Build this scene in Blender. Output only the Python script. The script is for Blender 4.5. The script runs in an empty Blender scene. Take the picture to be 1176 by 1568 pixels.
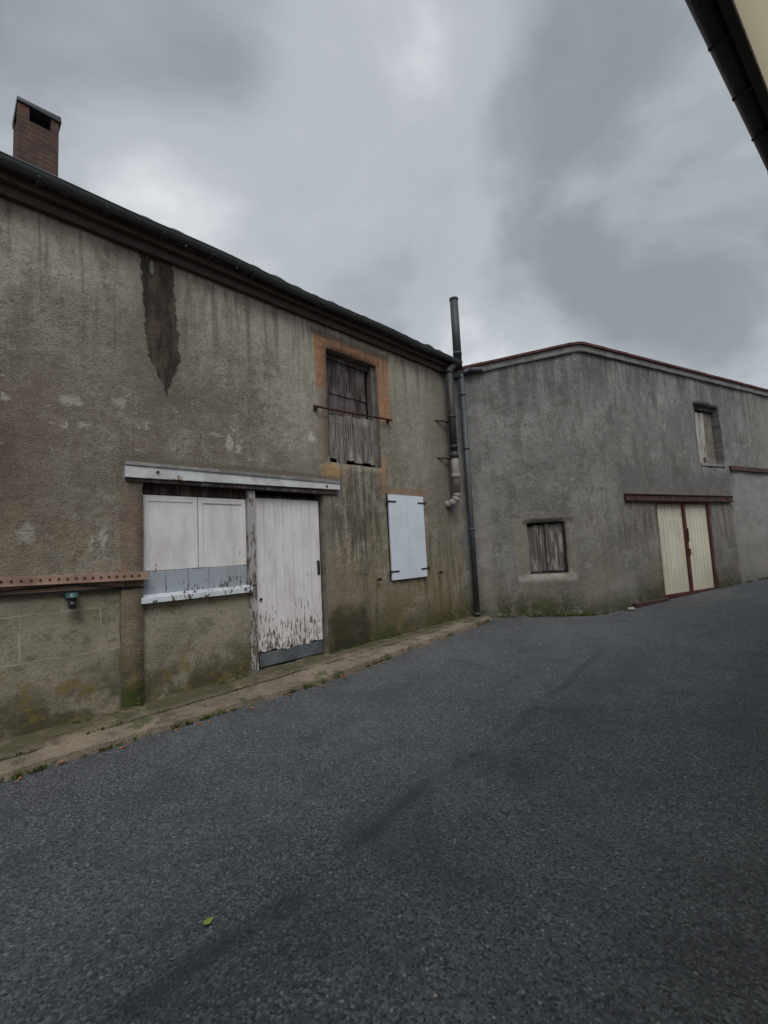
import bpy, math, random, bmesh
from mathutils import Matrix, Vector, noise as mn
random.seed(7)
scn=bpy.context.scene
scn.view_settings.view_transform='Standard'; scn.view_settings.look='None'; scn.view_settings.exposure=0
S=bpy.types.NodeSocket
# ------------------------------------------------------------------ materials
class Mt:
    def __init__(s,name,rough=.9,spec=.3,uv=False):
        s.mat=bpy.data.materials.new(name); s.mat.use_nodes=True; s.nt=s.mat.node_tree
        s.b=s.nt.nodes['Principled BSDF']; s.b.inputs['Roughness'].default_value=rough
        s.b.inputs['Specular IOR Level'].default_value=spec
        s.hh=None; s._w={}
        tc=s.nt.nodes.new('ShaderNodeTexCoord'); s.co=tc.outputs['Object']
        if uv:
            q=s.node('ShaderNodeSeparateXYZ',{0:tc.outputs['UV']})
            y=s.node('ShaderNodeSeparateXYZ',{0:s.co}).outputs[1]
            s.u,s.z=q.outputs[0],q.outputs[1]; s.y=y
            s.co=s.node('ShaderNodeCombineXYZ',{0:s.u,1:0.,2:s.z}).outputs[0]
        else:
            sp=s.node('ShaderNodeSeparateXYZ',{0:s.co}); s.u,s.y,s.z=sp.outputs
    def set(s,i,v):
        if isinstance(v,S): s.nt.links.new(v,i)
        else:
            if i.type=='RGBA' and len(v)==3: v=(*v,1)
            i.default_value=v
    def node(s,t,ins={},**pr):
        n=s.nt.nodes.new(t)
        for k,v in pr.items(): setattr(n,k,v)
        for k,v in ins.items(): s.set(n.inputs[k],v)
        return n
    def vec(s,sx,sy,sz,o=(0,0,0)):
        return s.node('ShaderNodeVectorMath',{0:s.co,1:(sx,sy,sz),2:o},operation='MULTIPLY_ADD').outputs[0]
    def noise(s,scale,detail=5,rough=.6,vec=None,dist=0.):
        return s.node('ShaderNodeTexNoise',{'Vector':vec or s.co,'Scale':scale,'Detail':min(detail,5),'Roughness':rough,'Distortion':dist}).outputs[0]
    def vor(s,scale,feat='F1',vec=None,out=0):
        return s.node('ShaderNodeTexVoronoi',{'Vector':vec or s.co,'Scale':scale},feature=feat).outputs[out]
    def m(s,op,a,b=0.,c=0.,clamp=False):
        return s.node('ShaderNodeMath',{0:a,1:b,2:c},operation=op,use_clamp=clamp).outputs[0]
    def mr(s,f,a,b,c=0.,d=1.,smooth=True):
        return s.node('ShaderNodeMapRange',{0:f,1:a,2:b,3:c,4:d},interpolation_type='SMOOTHSTEP' if smooth else 'LINEAR').outputs[0]
    def mix(s,f,a,b,blend='MIX'):
        return s.node('ShaderNodeMix',{0:f,6:a,7:b},data_type='RGBA',blend_type=blend).outputs[2]
    def mul(s,*a):
        r=a[0]
        for x in a[1:]: r=s.m('MULTIPLY',r,x)
        return r
    def wob(s,amp,scale=5.):
        k=round(scale)
        if k not in s._w: s._w[k]=s.noise(scale,4,.65)
        return s.m('MULTIPLY_ADD',s._w[k],amp*2,-amp)
    def rect(s,u0,u1,z0,z1,soft=.03,amp=.03,sc=6.):
        w=s.wob(amp,sc); u=s.m('ADD',s.u,w); z=s.m('ADD',s.z,w)
        return s.mul(s.mr(u,u0-soft,u0+soft),s.mr(u,u1+soft,u1-soft),s.mr(z,z0-soft,z0+soft),s.mr(z,z1+soft,z1-soft))
    def ell(s,cu,cz,ru,rz,soft=.2,amp=.05,sc=5.):
        w=s.wob(amp,sc)
        a=s.m('DIVIDE',s.m('SUBTRACT',s.m('ADD',s.u,w),cu),ru); b=s.m('DIVIDE',s.m('SUBTRACT',s.m('ADD',s.z,w),cz),rz)
        d=s.m('SQRT',s.m('ADD',s.m('MULTIPLY',a,a),s.m('MULTIPLY',b,b)))
        return s.mr(d,1+soft,1-soft)
    def bump(s,h,strength=.5,dist=.01):
        t=s.m('MULTIPLY',h,strength*dist)
        s.hh=t if s.hh is None else s.m('ADD',s.hh,t)
    def col(s,c):
        if s.hh is not None:
            n=s.node('ShaderNodeBump',{'Strength':1.,'Distance':1.,'Height':s.hh}); s.set(s.b.inputs['Normal'],n.outputs[0])
        s.set(s.b.inputs['Base Color'],c); return s.mat
    def crack(s,c,scale,off,t0,amt=.6,wid=.006):
        cv=s.node('ShaderNodeVectorMath',{0:s.co,1:s.node('ShaderNodeVectorMath',{0:s.node('ShaderNodeTexNoise',{'Vector':s.co,'Scale':3.,'Detail':5.}).outputs[1],1:(.35,.35,.35)},operation='MULTIPLY').outputs[0]},operation='ADD').outputs[0]
        ck=s.mul(s.mr(s.vor(scale,'DISTANCE_TO_EDGE',cv),wid,.0015),s.mr(s.noise(.8,2,.5,s.vec(1,1,1,off)),t0,t0+.08))
        return s.mix(s.m('MULTIPLY',ck,amt),c,(.06,.05,.04))
    def grit(s,c,dark,light,sc=60.,a=.5):
        n=s.noise(sc,3,.7)
        c=s.mix(s.m('MULTIPLY',s.mr(n,.54,.64),a),c,dark)
        return s.mix(s.m('MULTIPLY',s.mr(n,.46,.36),a*.7),c,light)

def plaster_A():
    M=Mt('old_lime_plaster',.95,.15)
    c=M.mix(M.mr(M.noise(.9,5,.6),.35,.65),(.43,.39,.325),(.31,.28,.23))
    st=M.noise(2.2,7,.65,M.vec(1.6,1,.35))
    c=M.mix(M.m('MULTIPLY',M.mr(st,.46,.66),.6),c,(.16,.14,.115))
    c=M.mix(M.m('MULTIPLY',M.mr(M.noise(1.5,7,.78,M.vec(1,1,1,(6,3,1))),.48,.56),.5),c,(.185,.16,.13))
    c=M.mix(M.m('MULTIPLY',M.mr(M.noise(6,7,.78,M.vec(1,1,1,(2,0,8))),.48,.60),.6),c,(.15,.128,.10))
    c=M.mix(M.m('MULTIPLY',M.mr(M.noise(5,7,.78,M.vec(1,1,1,(8,8,2))),.54,.61),.4),c,(.48,.45,.39))
    c=M.mix(M.m('MULTIPLY',M.mr(M.noise(20,6,.78),.52,.62),.6),c,(.11,.095,.075))
    c=M.grit(c,(.075,.065,.052),(.52,.49,.43),60.,.6)
    # grey-brown mid zone left
    c=M.mix(M.m('MULTIPLY',M.ell(-1.6,2.6,1.5,1.6,.6,.3,2.),.55),c,(.165,.135,.105))
    c=M.mix(M.m('MULTIPLY',M.ell(-1.75,2.6,.75,.7,.5,.3,2.),.65),c,(.08,.048,.033))
    c=M.mix(M.m('MULTIPLY',M.ell(.3,3.9,1.0,.9,.6,.2,2.),.35),c,(.19,.175,.15))
    c=M.mix(M.mul(M.ell(1.2,3.1,2.6,.55,.5,.2,2.),M.mr(M.noise(3,6,.7),.38,.6),.55),c,(.18,.145,.11))
    # pale band near the top
    c=M.mix(M.mul(M.mr(M.z,4.0,4.8),M.mr(M.noise(2,6,.7,M.vec(1.5,1,.4)),.40,.58),.5),c,(.52,.48,.41))
    c=M.mix(M.mul(M.ell(2.1,3.9,.35,1.1,.5,.15,3.),.35),c,(.42,.40,.35))
    c=M.mix(M.mul(M.ell(4.8,3.9,.8,1.1,.5,.15,3.),.4),c,(.38,.36,.32))
    # ochre lower area
    oc=M.m('ADD',M.mr(M.z,2.7,.6),M.mr(M.u,1.6,3.6,0,.25))
    c=M.mix(M.mul(oc,M.mr(M.noise(1.7,6,.7),.34,.58),.6),c,(.25,.195,.11))
    # pale exposed flakes: small and ragged
    zone=M.mul(M.mr(M.z,2.5,2.9),M.mr(M.z,3.7,3.2),M.mr(M.u,3.2,2.2))
    fl=M.mr(M.m('ADD',M.noise(6.5,8,.78),M.m('MULTIPLY_ADD',M.noise(1.1,2,.5),.5,-.25)),.62,.66)
    c=M.mix(M.mul(fl,M.m('MULTIPLY_ADD',zone,.55,.14)),c,(.48,.45,.40))
    low=M.mul(M.mr(M.noise(7,8,.78,M.vec(1,1,.7,(7,0,0))),.58,.63),M.mr(M.z,2.4,1.6),M.mr(M.u,.2,-.2))
    c=M.mix(M.m('MULTIPLY',low,.55),c,(.44,.42,.38))
    for (a,b,r1,r2,k) in ((-.62,3.22,.10,.05,.5),(-.52,3.0,.05,.03,.4),(1.0,3.02,.04,.10,.65),(1.12,2.96,.035,.07,.65),(.85,3.1,.09,.03,.4),(2.25,3.27,.05,.07,.85),(-.35,1.85,.025,.12,.5),(-.45,1.8,.02,.08,.5),(-.95,1.9,.06,.10,.35),(-.2,3.3,.05,.03,.4)):
        c=M.mix(M.m('MULTIPLY',M.ell(a,b,r1,r2,.35,.09,14.),k),c,(.54,.52,.47))
    # brown jambs and surrounds
    br=M.mix(M.mr(M.noise(7,6,.7),.4,.6),(.24,.185,.14),(.15,.12,.095))
    c=M.mix(M.m('MULTIPLY',M.rect(-.20,.03,-.5,2.47,.02,.025),.65),c,br)
    pk=M.mix(M.mr(M.noise(11,4,.6),.4,.6),(.32,.18,.12),(.24,.17,.12))
    c=M.mix(M.mul(M.rect(-.2,.03,1.35,2.4,.02,.03),M.mr(M.noise(4,5,.7),.49,.56),.65),c,pk)
    c=M.mix(M.mul(M.rect(2.40,2.62,.1,2.5,.03,.03),.55),c,(.23,.20,.16))
    orn=M.mix(M.mr(M.noise(14,5,.6),.35,.65),(.46,.225,.12),(.30,.17,.10))
    orn=M.grit(orn,(.12,.08,.05),(.5,.32,.2),40.,.5)
    sur=M.m('MAXIMUM',M.rect(2.36,2.58,4.05,4.90,.015,.03),M.m('MAXIMUM',M.rect(2.36,3.93,4.70,4.90,.012,.02),M.rect(3.64,3.93,3.75,4.90,.012,.03)),clamp=True)
    c=M.mix(M.mul(sur,M.mr(M.noise(5,5,.7),.66,.54,.4,.92)),c,orn)
    c=M.mix(M.m('MULTIPLY',M.rect(2.36,2.57,3.0,4.1,.03,.05),.55),c,(.28,.21,.155))
    c=M.mix(M.mul(M.rect(2.3,3.95,4.86,4.96,.03,.03),.6),c,(.10,.08,.065))  # shading along the window's top edge, painted into the plaster
    c=M.mix(M.m('MULTIPLY',M.ell(2.62,2.8,.20,.14,.4,.16,8.),.65),c,(.46,.28,.10))
    c=M.mix(M.m('MULTIPLY',M.ell(3.68,2.9,.08,.3,.3,.1,8.),.7),c,(.38,.22,.12))
    c=M.mix(M.mul(M.rect(3.62,4.75,2.50,2.66,.02,.05),.65),c,(.28,.17,.10))
    c=M.mix(M.mul(M.ell(3.1,2.2,.6,.8,.5,.12,5.),M.mr(M.noise(5,5,.6,M.vec(2,1,.25)),.42,.58),.75),c,(.07,.06,.045))
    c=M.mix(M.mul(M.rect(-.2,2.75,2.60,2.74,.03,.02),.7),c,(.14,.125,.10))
    # rain streaks
    c=M.mix(M.mul(M.mr(M.noise(4,4,.6,M.vec(2.2,1,.12,(3,0,0))),.52,.62),M.mr(M.z,3.0,5.1),.55),c,(.10,.085,.07))
    c=M.mix(M.mul(M.mr(M.noise(4,4,.6,M.vec(2.0,1,.15,(9,0,0))),.52,.62),M.mr(M.z,3.0,1.8),M.mr(M.u,2.5,3.),.5),c,(.10,.085,.06))
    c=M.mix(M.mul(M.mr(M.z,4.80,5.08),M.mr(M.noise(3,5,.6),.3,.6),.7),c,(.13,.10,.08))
    c=M.mix(M.mul(M.ell(5.3,3.4,.40,2.2,.5,.2,3.),.5),c,(.14,.13,.11))
    # big damp tongue, leaning right towards its tip
    ctr=M.mr(M.z,5.1,3.5,.165,.27,False)
    half=M.mr(M.z,3.40,4.0,.0,.175)
    edge=M.m('MULTIPLY_ADD',M.noise(7,5,.7),.16,-.08)
    du=M.m('ABSOLUTE',M.m('SUBTRACT',M.m('ADD',M.u,edge),ctr))
    tg=M.mul(M.mr(M.m('SUBTRACT',du,half),.014,-.010),M.mr(M.z,3.42,3.46))
    tc=M.mix(M.mr(M.noise(6,6,.65,M.vec(2,1,.5)),.42,.62),(.038,.032,.027),(.095,.072,.055))
    c=M.mix(M.mul(M.ell(.2,4.2,.34,1.05,.5,.1,4.),.4),c,(.13,.11,.09))
    c=M.mix(M.m('MULTIPLY',tg,.95),c,tc)
    c=M.mix(M.mul(M.ell(.12,4.93,.022,.08,.2,.02,8.),.5),c,(.42,.40,.36))  # small upright highlight painted into the plaster colour
    # moss and grime at the foot
    ft=M.mul(M.mr(M.z,1.0,.20),M.mr(M.noise(3.2,6,.72),.28,.50))
    c=M.mix(M.m('MULTIPLY',ft,.88),c,(.07,.067,.033))
    ft2=M.mul(M.mr(M.z,1.05,.3),M.mr(M.noise(7,6,.75,M.vec(1,1,1,(3,1,2))),.51,.59))
    c=M.mix(M.m('MULTIPLY',ft2,.7),c,(.20,.14,.035))
    c=M.mix(M.mul(M.mr(M.z,.42,.24),M.mr(M.noise(5,5,.7,M.vec(1,1,1,(0,4,0))),.45,.55),.8),c,(.05,.075,.02))
    c=M.mix(M.mul(M.rect(2.42,3.2,-.1,.75,.1,.25,3.),.7),c,(.035,.03,.022))
    c=M.crack(c,.8,(5,5,5),.54,.45,.006)
    M.bump(M.noise(6,5,.75),.7,.035); M.bump(M.noise(60,3,.75),.8,.010)
    return M.col(c)

def plaster_B():
    M=Mt('grey_cement_render',.95,.15,uv=True)
    c=M.mix(M.mr(M.noise(.7,6,.65),.35,.65),(.29,.28,.268),(.205,.197,.188))
    c=M.mix(M.m('MULTIPLY',M.mr(M.noise(2.4,8,.75,M.vec(1.2,1,.7)),.46,.60),.6),c,(.13,.123,.114))
    c=M.mix(M.m('MULTIPLY',M.mr(M.noise(11,6,.78),.52,.63),.55),c,(.11,.103,.094))
    c=M.mix(M.m('MULTIPLY',M.mr(M.noise(4,7,.78,M.vec(1,1,1,(9,2,4))),.56,.63),.5),c,(.38,.365,.34))
    c=M.grit(c,(.08,.075,.07),(.40,.39,.37),50.,.55)
    c=M.mix(M.mul(M.mr(M.z,1.5,.3),M.mr(M.noise(2.5,6,.7),.32,.58),.7),c,(.11,.095,.065))
    c=M.mix(M.mul(M.mr(M.z,2.8,.6),M.mr(M.noise(1.1,6,.65,M.vec(1,1,1,(4,0,0))),.42,.6),.45),c,(.21,.175,.125))
    c=M.mix(M.mul(M.mr(M.z,.80,.28),M.mr(M.noise(6,6,.7),.36,.52),.85),c,(.05,.06,.026))
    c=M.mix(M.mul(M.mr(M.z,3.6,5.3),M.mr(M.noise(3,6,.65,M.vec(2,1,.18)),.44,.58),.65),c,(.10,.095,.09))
    c=M.mix(M.m('MULTIPLY',M.rect(5.15,20,-1,3.18,.04,.05),.45),c,(.33,.315,.305))
    c=M.mix(M.mul(M.mr(M.u,6.,8.),M.mr(M.z,3.2,3.6),.4),c,(.29,.265,.21))
    c=M.mix(M.mul(M.rect(.8,5.2,1.5,2.4,.3,.2),M.mr(M.noise(4,5,.6,M.vec(2,1,.3)),.42,.62),.65),c,(.10,.078,.058))
    c=M.mix(M.mul(M.rect(.9,5.3,2.45,3.1,.2,.2,3.),.5),c,(.11,.10,.095))
    c=M.mix(M.mul(M.rect(-.4,1.1,.35,.95,.2,.2,3.),.35),c,(.32,.30,.27))
    c=M.mix(M.m('MULTIPLY',M.rect(-1.48,-.40,.84,2.08,.03,.07),.55),c,(.29,.25,.195))
    c=M.mix(M.m('MULTIPLY',M.rect(-1.46,-.38,.86,.98,.02,.05),.6),c,(.40,.39,.37))
    c=M.mix(M.m('MULTIPLY',M.rect(-1.3,-.36,1.98,2.06,.02,.03),.6),c,(.10,.095,.09))
    c=M.mix(M.m('MULTIPLY',M.ell(-2.03,1.4,.16,1.2,.5,.1,4.),.4),c,(.36,.34,.31))
    c=M.crack(c,.7,(2,8,5),.54,.45,.006)
    M.bump(M.noise(5,5,.7),.8,.04); M.bump(M.noise(50,3,.75),.8,.010)
    return M.col(c)

def simple(name,c1,c2,scale=8,rough=.8,bump=.3,spec=.3,c3=None,dirt=.0,metal=0.,st=(1,1,1),thr=(.62,.66)):
    M=Mt(name,rough,spec)
    c=M.mix(M.mr(M.noise(scale,7,.65,M.vec(*st)),.35,.65),c1,c2)
    if c3: c=M.mix(M.mr(M.noise(scale*.8,8,.7,M.vec(st[0],st[1],st[2],(3,7,1))),*thr),c,c3)
    if dirt: c=M.mix(M.m('MULTIPLY',M.mr(M.noise(1.7,6,.7),.4,.7),dirt),c,(.06,.05,.04))
    M.b.inputs['Metallic'].default_value=metal
    M.bump(M.noise(scale*5,3,.7),bump,.005)
    return M.col(c)

def painted_wood(name,paint,peel0=.60,peel1=.5,z0=.4,z1=2.3,wood=(.22,.19,.16),dark=(.07,.06,.05),dirt=.25,sc=14,st=(1.6,1,.45)):
    M=Mt(name,.75,.3)
    g=M.noise(20,5,.6,M.vec(3,3,.12))
    w=M.mix(M.mr(g,.35,.65),wood,dark)
    p=M.mix(M.m('MULTIPLY',M.mr(M.noise(3,6,.6,M.vec(1.5,1,.5)),.4,.7),dirt),paint,(.30,.27,.23))
    p=M.mix(M.m('MULTIPLY',M.mr(M.noise(30,4,.6,M.vec(3,1,.2)),.52,.68),.4),p,(.46,.44,.42))
    thr=M.mr(M.z,z0,z1,peel1,peel0,False)
    n=M.m('ADD',M.m('MULTIPLY',M.noise(sc,8,.75,M.vec(*st)),.75),M.m('MULTIPLY',M.noise(2.2,3,.5),.25))
    pm=M.mr(M.m('SUBTRACT',n,thr),-.008,.008)
    M.bump(pm,.6,-.003); M.bump(g,.35,.004)
    return M.col(M.mix(pm,p,w))

def weathered_wood(name,a,b,c3,scale=20):
    M=Mt(name,.92,.15)
    g=M.noise(scale,6,.65,M.vec(3,3,.12))
    c=M.mix(M.mr(g,.35,.65),a,b)
    c=M.mix(M.m('MULTIPLY',M.mr(M.noise(4,6,.7,M.vec(2,1,.5)),.48,.62),.8),c,c3)
    M.bump(g,.7,.008)
    return M.col(c)

def brick(name,bw=.22,bh=.065,c1=(.20,.075,.05),c2=(.12,.05,.04),mo=(.12,.10,.085),msz=.012,dirt=.5):
    M=Mt(name,.95,.15)
    x=M.m('ADD',M.u,M.y)
    v=M.node('ShaderNodeCombineXYZ',{0:x,1:M.z,2:0.}).outputs[0]
    n=M.node('ShaderNodeTexBrick',{'Vector':v,'Color1':c1,'Color2':c2,'Mortar':mo,'Scale':1.,'Mortar Size':msz,'Brick Width':bw,'Row Height':bh})
    c=n.outputs[0]
    c=M.mix(M.m('MULTIPLY',M.mr(M.noise(5,7,.7),.36,.62),dirt),c,(.06,.05,.045))
    M.bump(n.outputs[1],.5,-.006); M.bump(M.noise(40,3,.7),.5,.006)
    return M.col(c)

def blocks():
    M=Mt('rendered_concrete_blocks',.95,.15)
    x=M.m('ADD',M.u,M.y)
    v=M.node('ShaderNodeCombineXYZ',{0:M.m('ADD',x,M.wob(.02)),1:M.m('ADD',M.m('ADD',M.z,M.wob(.02)),-.75),2:0.}).outputs[0]
    n=M.node('ShaderNodeTexBrick',{'Vector':v,'Color1':(.2,.2,.2),'Color2':(.2,.2,.2),'Mortar':(.2,.2,.2),'Scale':1.,'Mortar Size':.010,'Mortar Smooth':.5,'Brick Width':.62,'Row Height':.42})
    c=M.mix(M.mr(M.noise(1.6,6,.65),.35,.65),(.36,.325,.25),(.25,.225,.17))
    c=M.mix(M.m('MULTIPLY',M.mr(M.noise(8,7,.75),.5,.64),.55),c,(.14,.12,.085))
    c=M.grit(c,(.09,.08,.06),(.42,.39,.32),60.,.5)
    left=M.mr(M.u,.05,-.05)
    mort=M.mul(n.outputs[1],M.mr(M.noise(3,5,.6),.42,.56),.6,left)
    c=M.mix(mort,c,(.46,.44,.39))
    c=M.mix(M.mul(M.mr(M.z,.85,.2),M.mr(M.noise(3,7,.7),.30,.56),.87),c,(.07,.065,.033))
    c=M.mix(M.mul(M.mr(M.z,.9,.4),M.mr(M.noise(6,7,.75,M.vec(1,1,1,(6,0,3))),.53,.6),.65),c,(.22,.155,.045))
    M.bump(mort,.3,.006); M.bump(M.noise(6,5,.7),.6,.03); M.bump(M.noise(50,3,.75),.7,.008)
    return M.col(c)

def asphalt():
    M=Mt('asphalt_surface',.82,.35)
    big=M.noise(.45,5,.6)
    c=M.mix(M.mr(big,.38,.62),(.068,.073,.080),(.096,.101,.108))
    v=M.vor(95.,'F1',None,1)
    vs=M.node('ShaderNodeSeparateColor',{0:v}).outputs[0]
    c=M.mix(M.mr(vs,.55,1.),c,(.158,.164,.172))
    c=M.mix(M.mr(vs,.35,.0),c,(.034,.037,.041))
    v2=M.node('ShaderNodeSeparateColor',{0:M.vor(48.,'F1',None,1)}).outputs[1]
    c=M.mix(M.mul(M.mr(v2,.93,.99),M.mr(M.vor(48.),.42,.3),.7),c,(.32,.33,.335))
    c=M.mix(M.m('MULTIPLY',M.mr(M.noise(2.5,6,.7),.45,.68),.4),c,(.042,.045,.051))
    a=math.radians(42); q=M.m('SUBTRACT',M.m('MULTIPLY',M.u,math.cos(a)),M.m('MULTIPLY',M.y,math.sin(a)))
    q=M.m('ADD',q,M.m('MULTIPLY_ADD',M.noise(.5,3,.5),.6,-.3))
    for q0,w,s in ((-1.92,.09,.6),(-1.6,.45,.35),(-.4,.35,.2),(-3.3,.3,.2)):
        k=M.mr(M.m('ABSOLUTE',M.m('SUBTRACT',q,q0)),w,w*.15)
        c=M.mix(M.mul(k,M.mr(M.noise(1.3,5,.6),.40,.58),M.mr(M.y,8.,4.5,0,1),s),c,(.028,.030,.034))
    M.bump(M.vor(95.),.9,-.006)
    return M.col(c)

def pavement_mat():
    M=Mt('mossy_pavement_concrete',.95,.15)
    c=M.mix(M.mr(M.noise(2,7,.65),.35,.65),(.29,.235,.175),(.18,.15,.11))
    c=M.mix(M.m('MULTIPLY',M.mr(M.noise(6,7,.7),.5,.62),.6),c,(.08,.07,.05))
    c=M.mix(M.m('MULTIPLY',M.mr(M.noise(3,7,.7,M.vec(1,1,1,(5,5,0))),.57,.63),.75),c,(.055,.08,.022))
    c=M.grit(c,(.06,.05,.04),(.38,.33,.26),70.,.5)
    yy=M.m('ADD',M.y,M.wob(.07,4.))
    c=M.mix(M.mul(M.mr(yy,-.40,-.15),M.mr(M.noise(4,6,.7),.26,.52),.8),c,(.075,.07,.035))
    c=M.mix(M.mul(M.mr(M.m('ABSOLUTE',M.m('ADD',yy,.34)),.035,.008),M.mr(M.noise(2,4,.6),.35,.55),.8),c,(.03,.03,.018))
    M.bump(M.noise(8,5,.7),.8,.04); M.bump(M.noise(70,3,.7),.6,.008)
    return M.col(c)

def awning_mat():
    m=bpy.data.materials.new('cream_translucent_awning'); m.use_nodes=True; nt=m.node_tree
    nt.nodes.remove(nt.nodes['Principled BSDF']); o=nt.nodes['Material Output']
    n=nt.nodes.new('ShaderNodeTexNoise'); n.inputs['Scale'].default_value=3
    r=nt.nodes.new('ShaderNodeMix'); r.data_type='RGBA'; nt.links.new(n.outputs[0],r.inputs[0])
    r.inputs[6].default_value=(.60,.53,.38,1); r.inputs[7].default_value=(.50,.44,.30,1)
    d=nt.nodes.new('ShaderNodeBsdfDiffuse'); t=nt.nodes.new('ShaderNodeBsdfTranslucent'); x=nt.nodes.new('ShaderNodeMixShader'); x.inputs[0].default_value=.68
    nt.links.new(r.outputs[2],d.inputs[0]); nt.links.new(r.outputs[2],t.inputs[0])
    nt.links.new(d.outputs[0],x.inputs[1]); nt.links.new(t.outputs[0],x.inputs[2]); nt.links.new(x.outputs[0],o.inputs[0]); return m

mA=plaster_A(); mB=plaster_B()
mInf=blocks(); mAwn=awning_mat()
mLint=simple('chalky_white_steel',(.70,.72,.74),(.54,.55,.56),5,.6,.2,.4,(.20,.13,.09),.25,thr=(.62,.66))
mDoor=painted_wood('peeling_white_door_paint',(.82,.79,.81),.70,.53,.45,1.7,sc=26,st=(1.8,1,.35),dirt=.3)
mPan=painted_wood('white_panel_paint',(.80,.77,.79),.70,.60,1.5,2.0,dirt=.3)
mBlue=painted_wood('faded_blue_paint',(.36,.40,.46),.60,.56,1.2,1.5,sc=20)
mSill=painted_wood('white_sill_paint',(.68,.72,.78),.60,.58,1.1,1.3)
mKick=simple('grey_blue_board',(.14,.16,.18),(.09,.10,.11),6,.8,.4,.3,(.06,.05,.04))
mPost=painted_wood('flaking_post_paint',(.42,.41,.41),.55,.47,.3,2.3)
mOldW=weathered_wood('old_grey_oak',(.27,.25,.24),(.09,.078,.072),(.37,.35,.34))
mOldD=weathered_wood('old_dark_oak',(.10,.078,.075),(.038,.03,.03),(.17,.15,.148))
mShut=simple('white_lacquered_metal',(.70,.77,.87),(.73,.79,.88),2,.35,.03,.5,dirt=.1)
mBlk=simple('black_iron',(.018,.018,.02),(.03,.025,.025),12,.6,.3,.4)
mRust=simple('rusty_iron',(.10,.045,.03),(.05,.028,.022),9,.9,.5,.2)
mRustB=simple('rusty_brown_beam',(.10,.055,.052),(.06,.038,.038),7,.85,.5,.2,(.13,.065,.04))
mRail=simple('pink_primer_rail',(.42,.29,.225),(.32,.21,.16),5,.85,.4,.2,(.14,.08,.055),.3)
mZinc=simple('dark_zinc',(.075,.085,.088),(.05,.057,.06),3,.55,.15,.5)
mPipe=simple('dark_grey_flue',(.05,.055,.06),(.035,.038,.042),4,.55,.2,.4,(.08,.08,.08))
mPipe2=simple('blue_grey_downpipe',(.085,.10,.115),(.06,.07,.08),4,.55,.15,.4)
mFib=simple('pale_fibre_cement',(.34,.315,.29),(.27,.25,.225),4,.9,.3,.2,dirt=.3)
mTile=simple('dark_roof_tile',(.08,.08,.08),(.04,.041,.042),5,.9,.5,.2,(.12,.09,.07))
mRed=simple('maroon_roof_tile',(.13,.048,.044),(.08,.034,.034),4,.85,.4,.2,(.10,.07,.065))
mCem=simple('weathered_cement_coping',(.27,.265,.255),(.17,.168,.16),5,.95,.5,.2,(.09,.085,.08))
mCor=brick('brick_cornice',.22,.07,(.10,.066,.062),(.08,.054,.053),(.07,.06,.055),.01,.6)
mChim=brick('chimney_brick',c1=(.16,.072,.052),c2=(.105,.052,.043),dirt=.65)
mDarkIn=simple('dark_interior',(.012,.011,.01),(.02,.018,.016),5,1.,.1,.1)
mJamb=simple('reveal_plaster',(.22,.20,.17),(.14,.125,.105),5,.95,.5,.2)
mMar=simple('maroon_door_frame',(.12,.035,.035),(.07,.024,.026),5,.7,.2,.3)
mCream=simple('cream_corrugated_door',(.72,.69,.57),(.60,.575,.46),1.5,.6,.05,.35,(.33,.27,.18),.15,st=(1,1,.3),thr=(.66,.72))
mGrW=weathered_wood('pale_grey_board',(.50,.48,.45),(.30,.28,.25),(.16,.14,.12))
mDkW=weathered_wood('dark_shutter_board',(.19,.17,.16),(.07,.063,.06),(.40,.39,.38),14)
mCrm=simple('cream_wall_paint',(.74,.66,.48),(.68,.60,.43),2,.8,.1,.3)
mBrn=simple('dark_brown_gutter',(.03,.026,.026),(.02,.018,.018),4,.55,.1,.4)
mTeal=simple('green_enamel',(.05,.12,.12),(.04,.09,.09),6,.4,.1,.5)
mGls=simple('smoked_glass',(.02,.02,.022),(.03,.03,.03),6,.12,.0,.6)
mAsp=asphalt(); mPav=pavement_mat()
mGr=simple('bare_ground',(.10,.09,.06),(.07,.075,.04),.5,.95,.3,.2)
mWeed=simple('weed_green',(.08,.12,.03),(.14,.15,.04),9,.7,.1,.2)
mLeaf=simple('green_leaf',(.30,.44,.07),(.24,.36,.05),30,.5,.1,.4)
mDry=simple('dry_leaf',(.34,.15,.05),(.2,.08,.03),30,.8,.1,.2)
mStone=simple('pebble_stone',(.40,.38,.35),(.25,.24,.22),20,.9,.3,.2)

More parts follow.
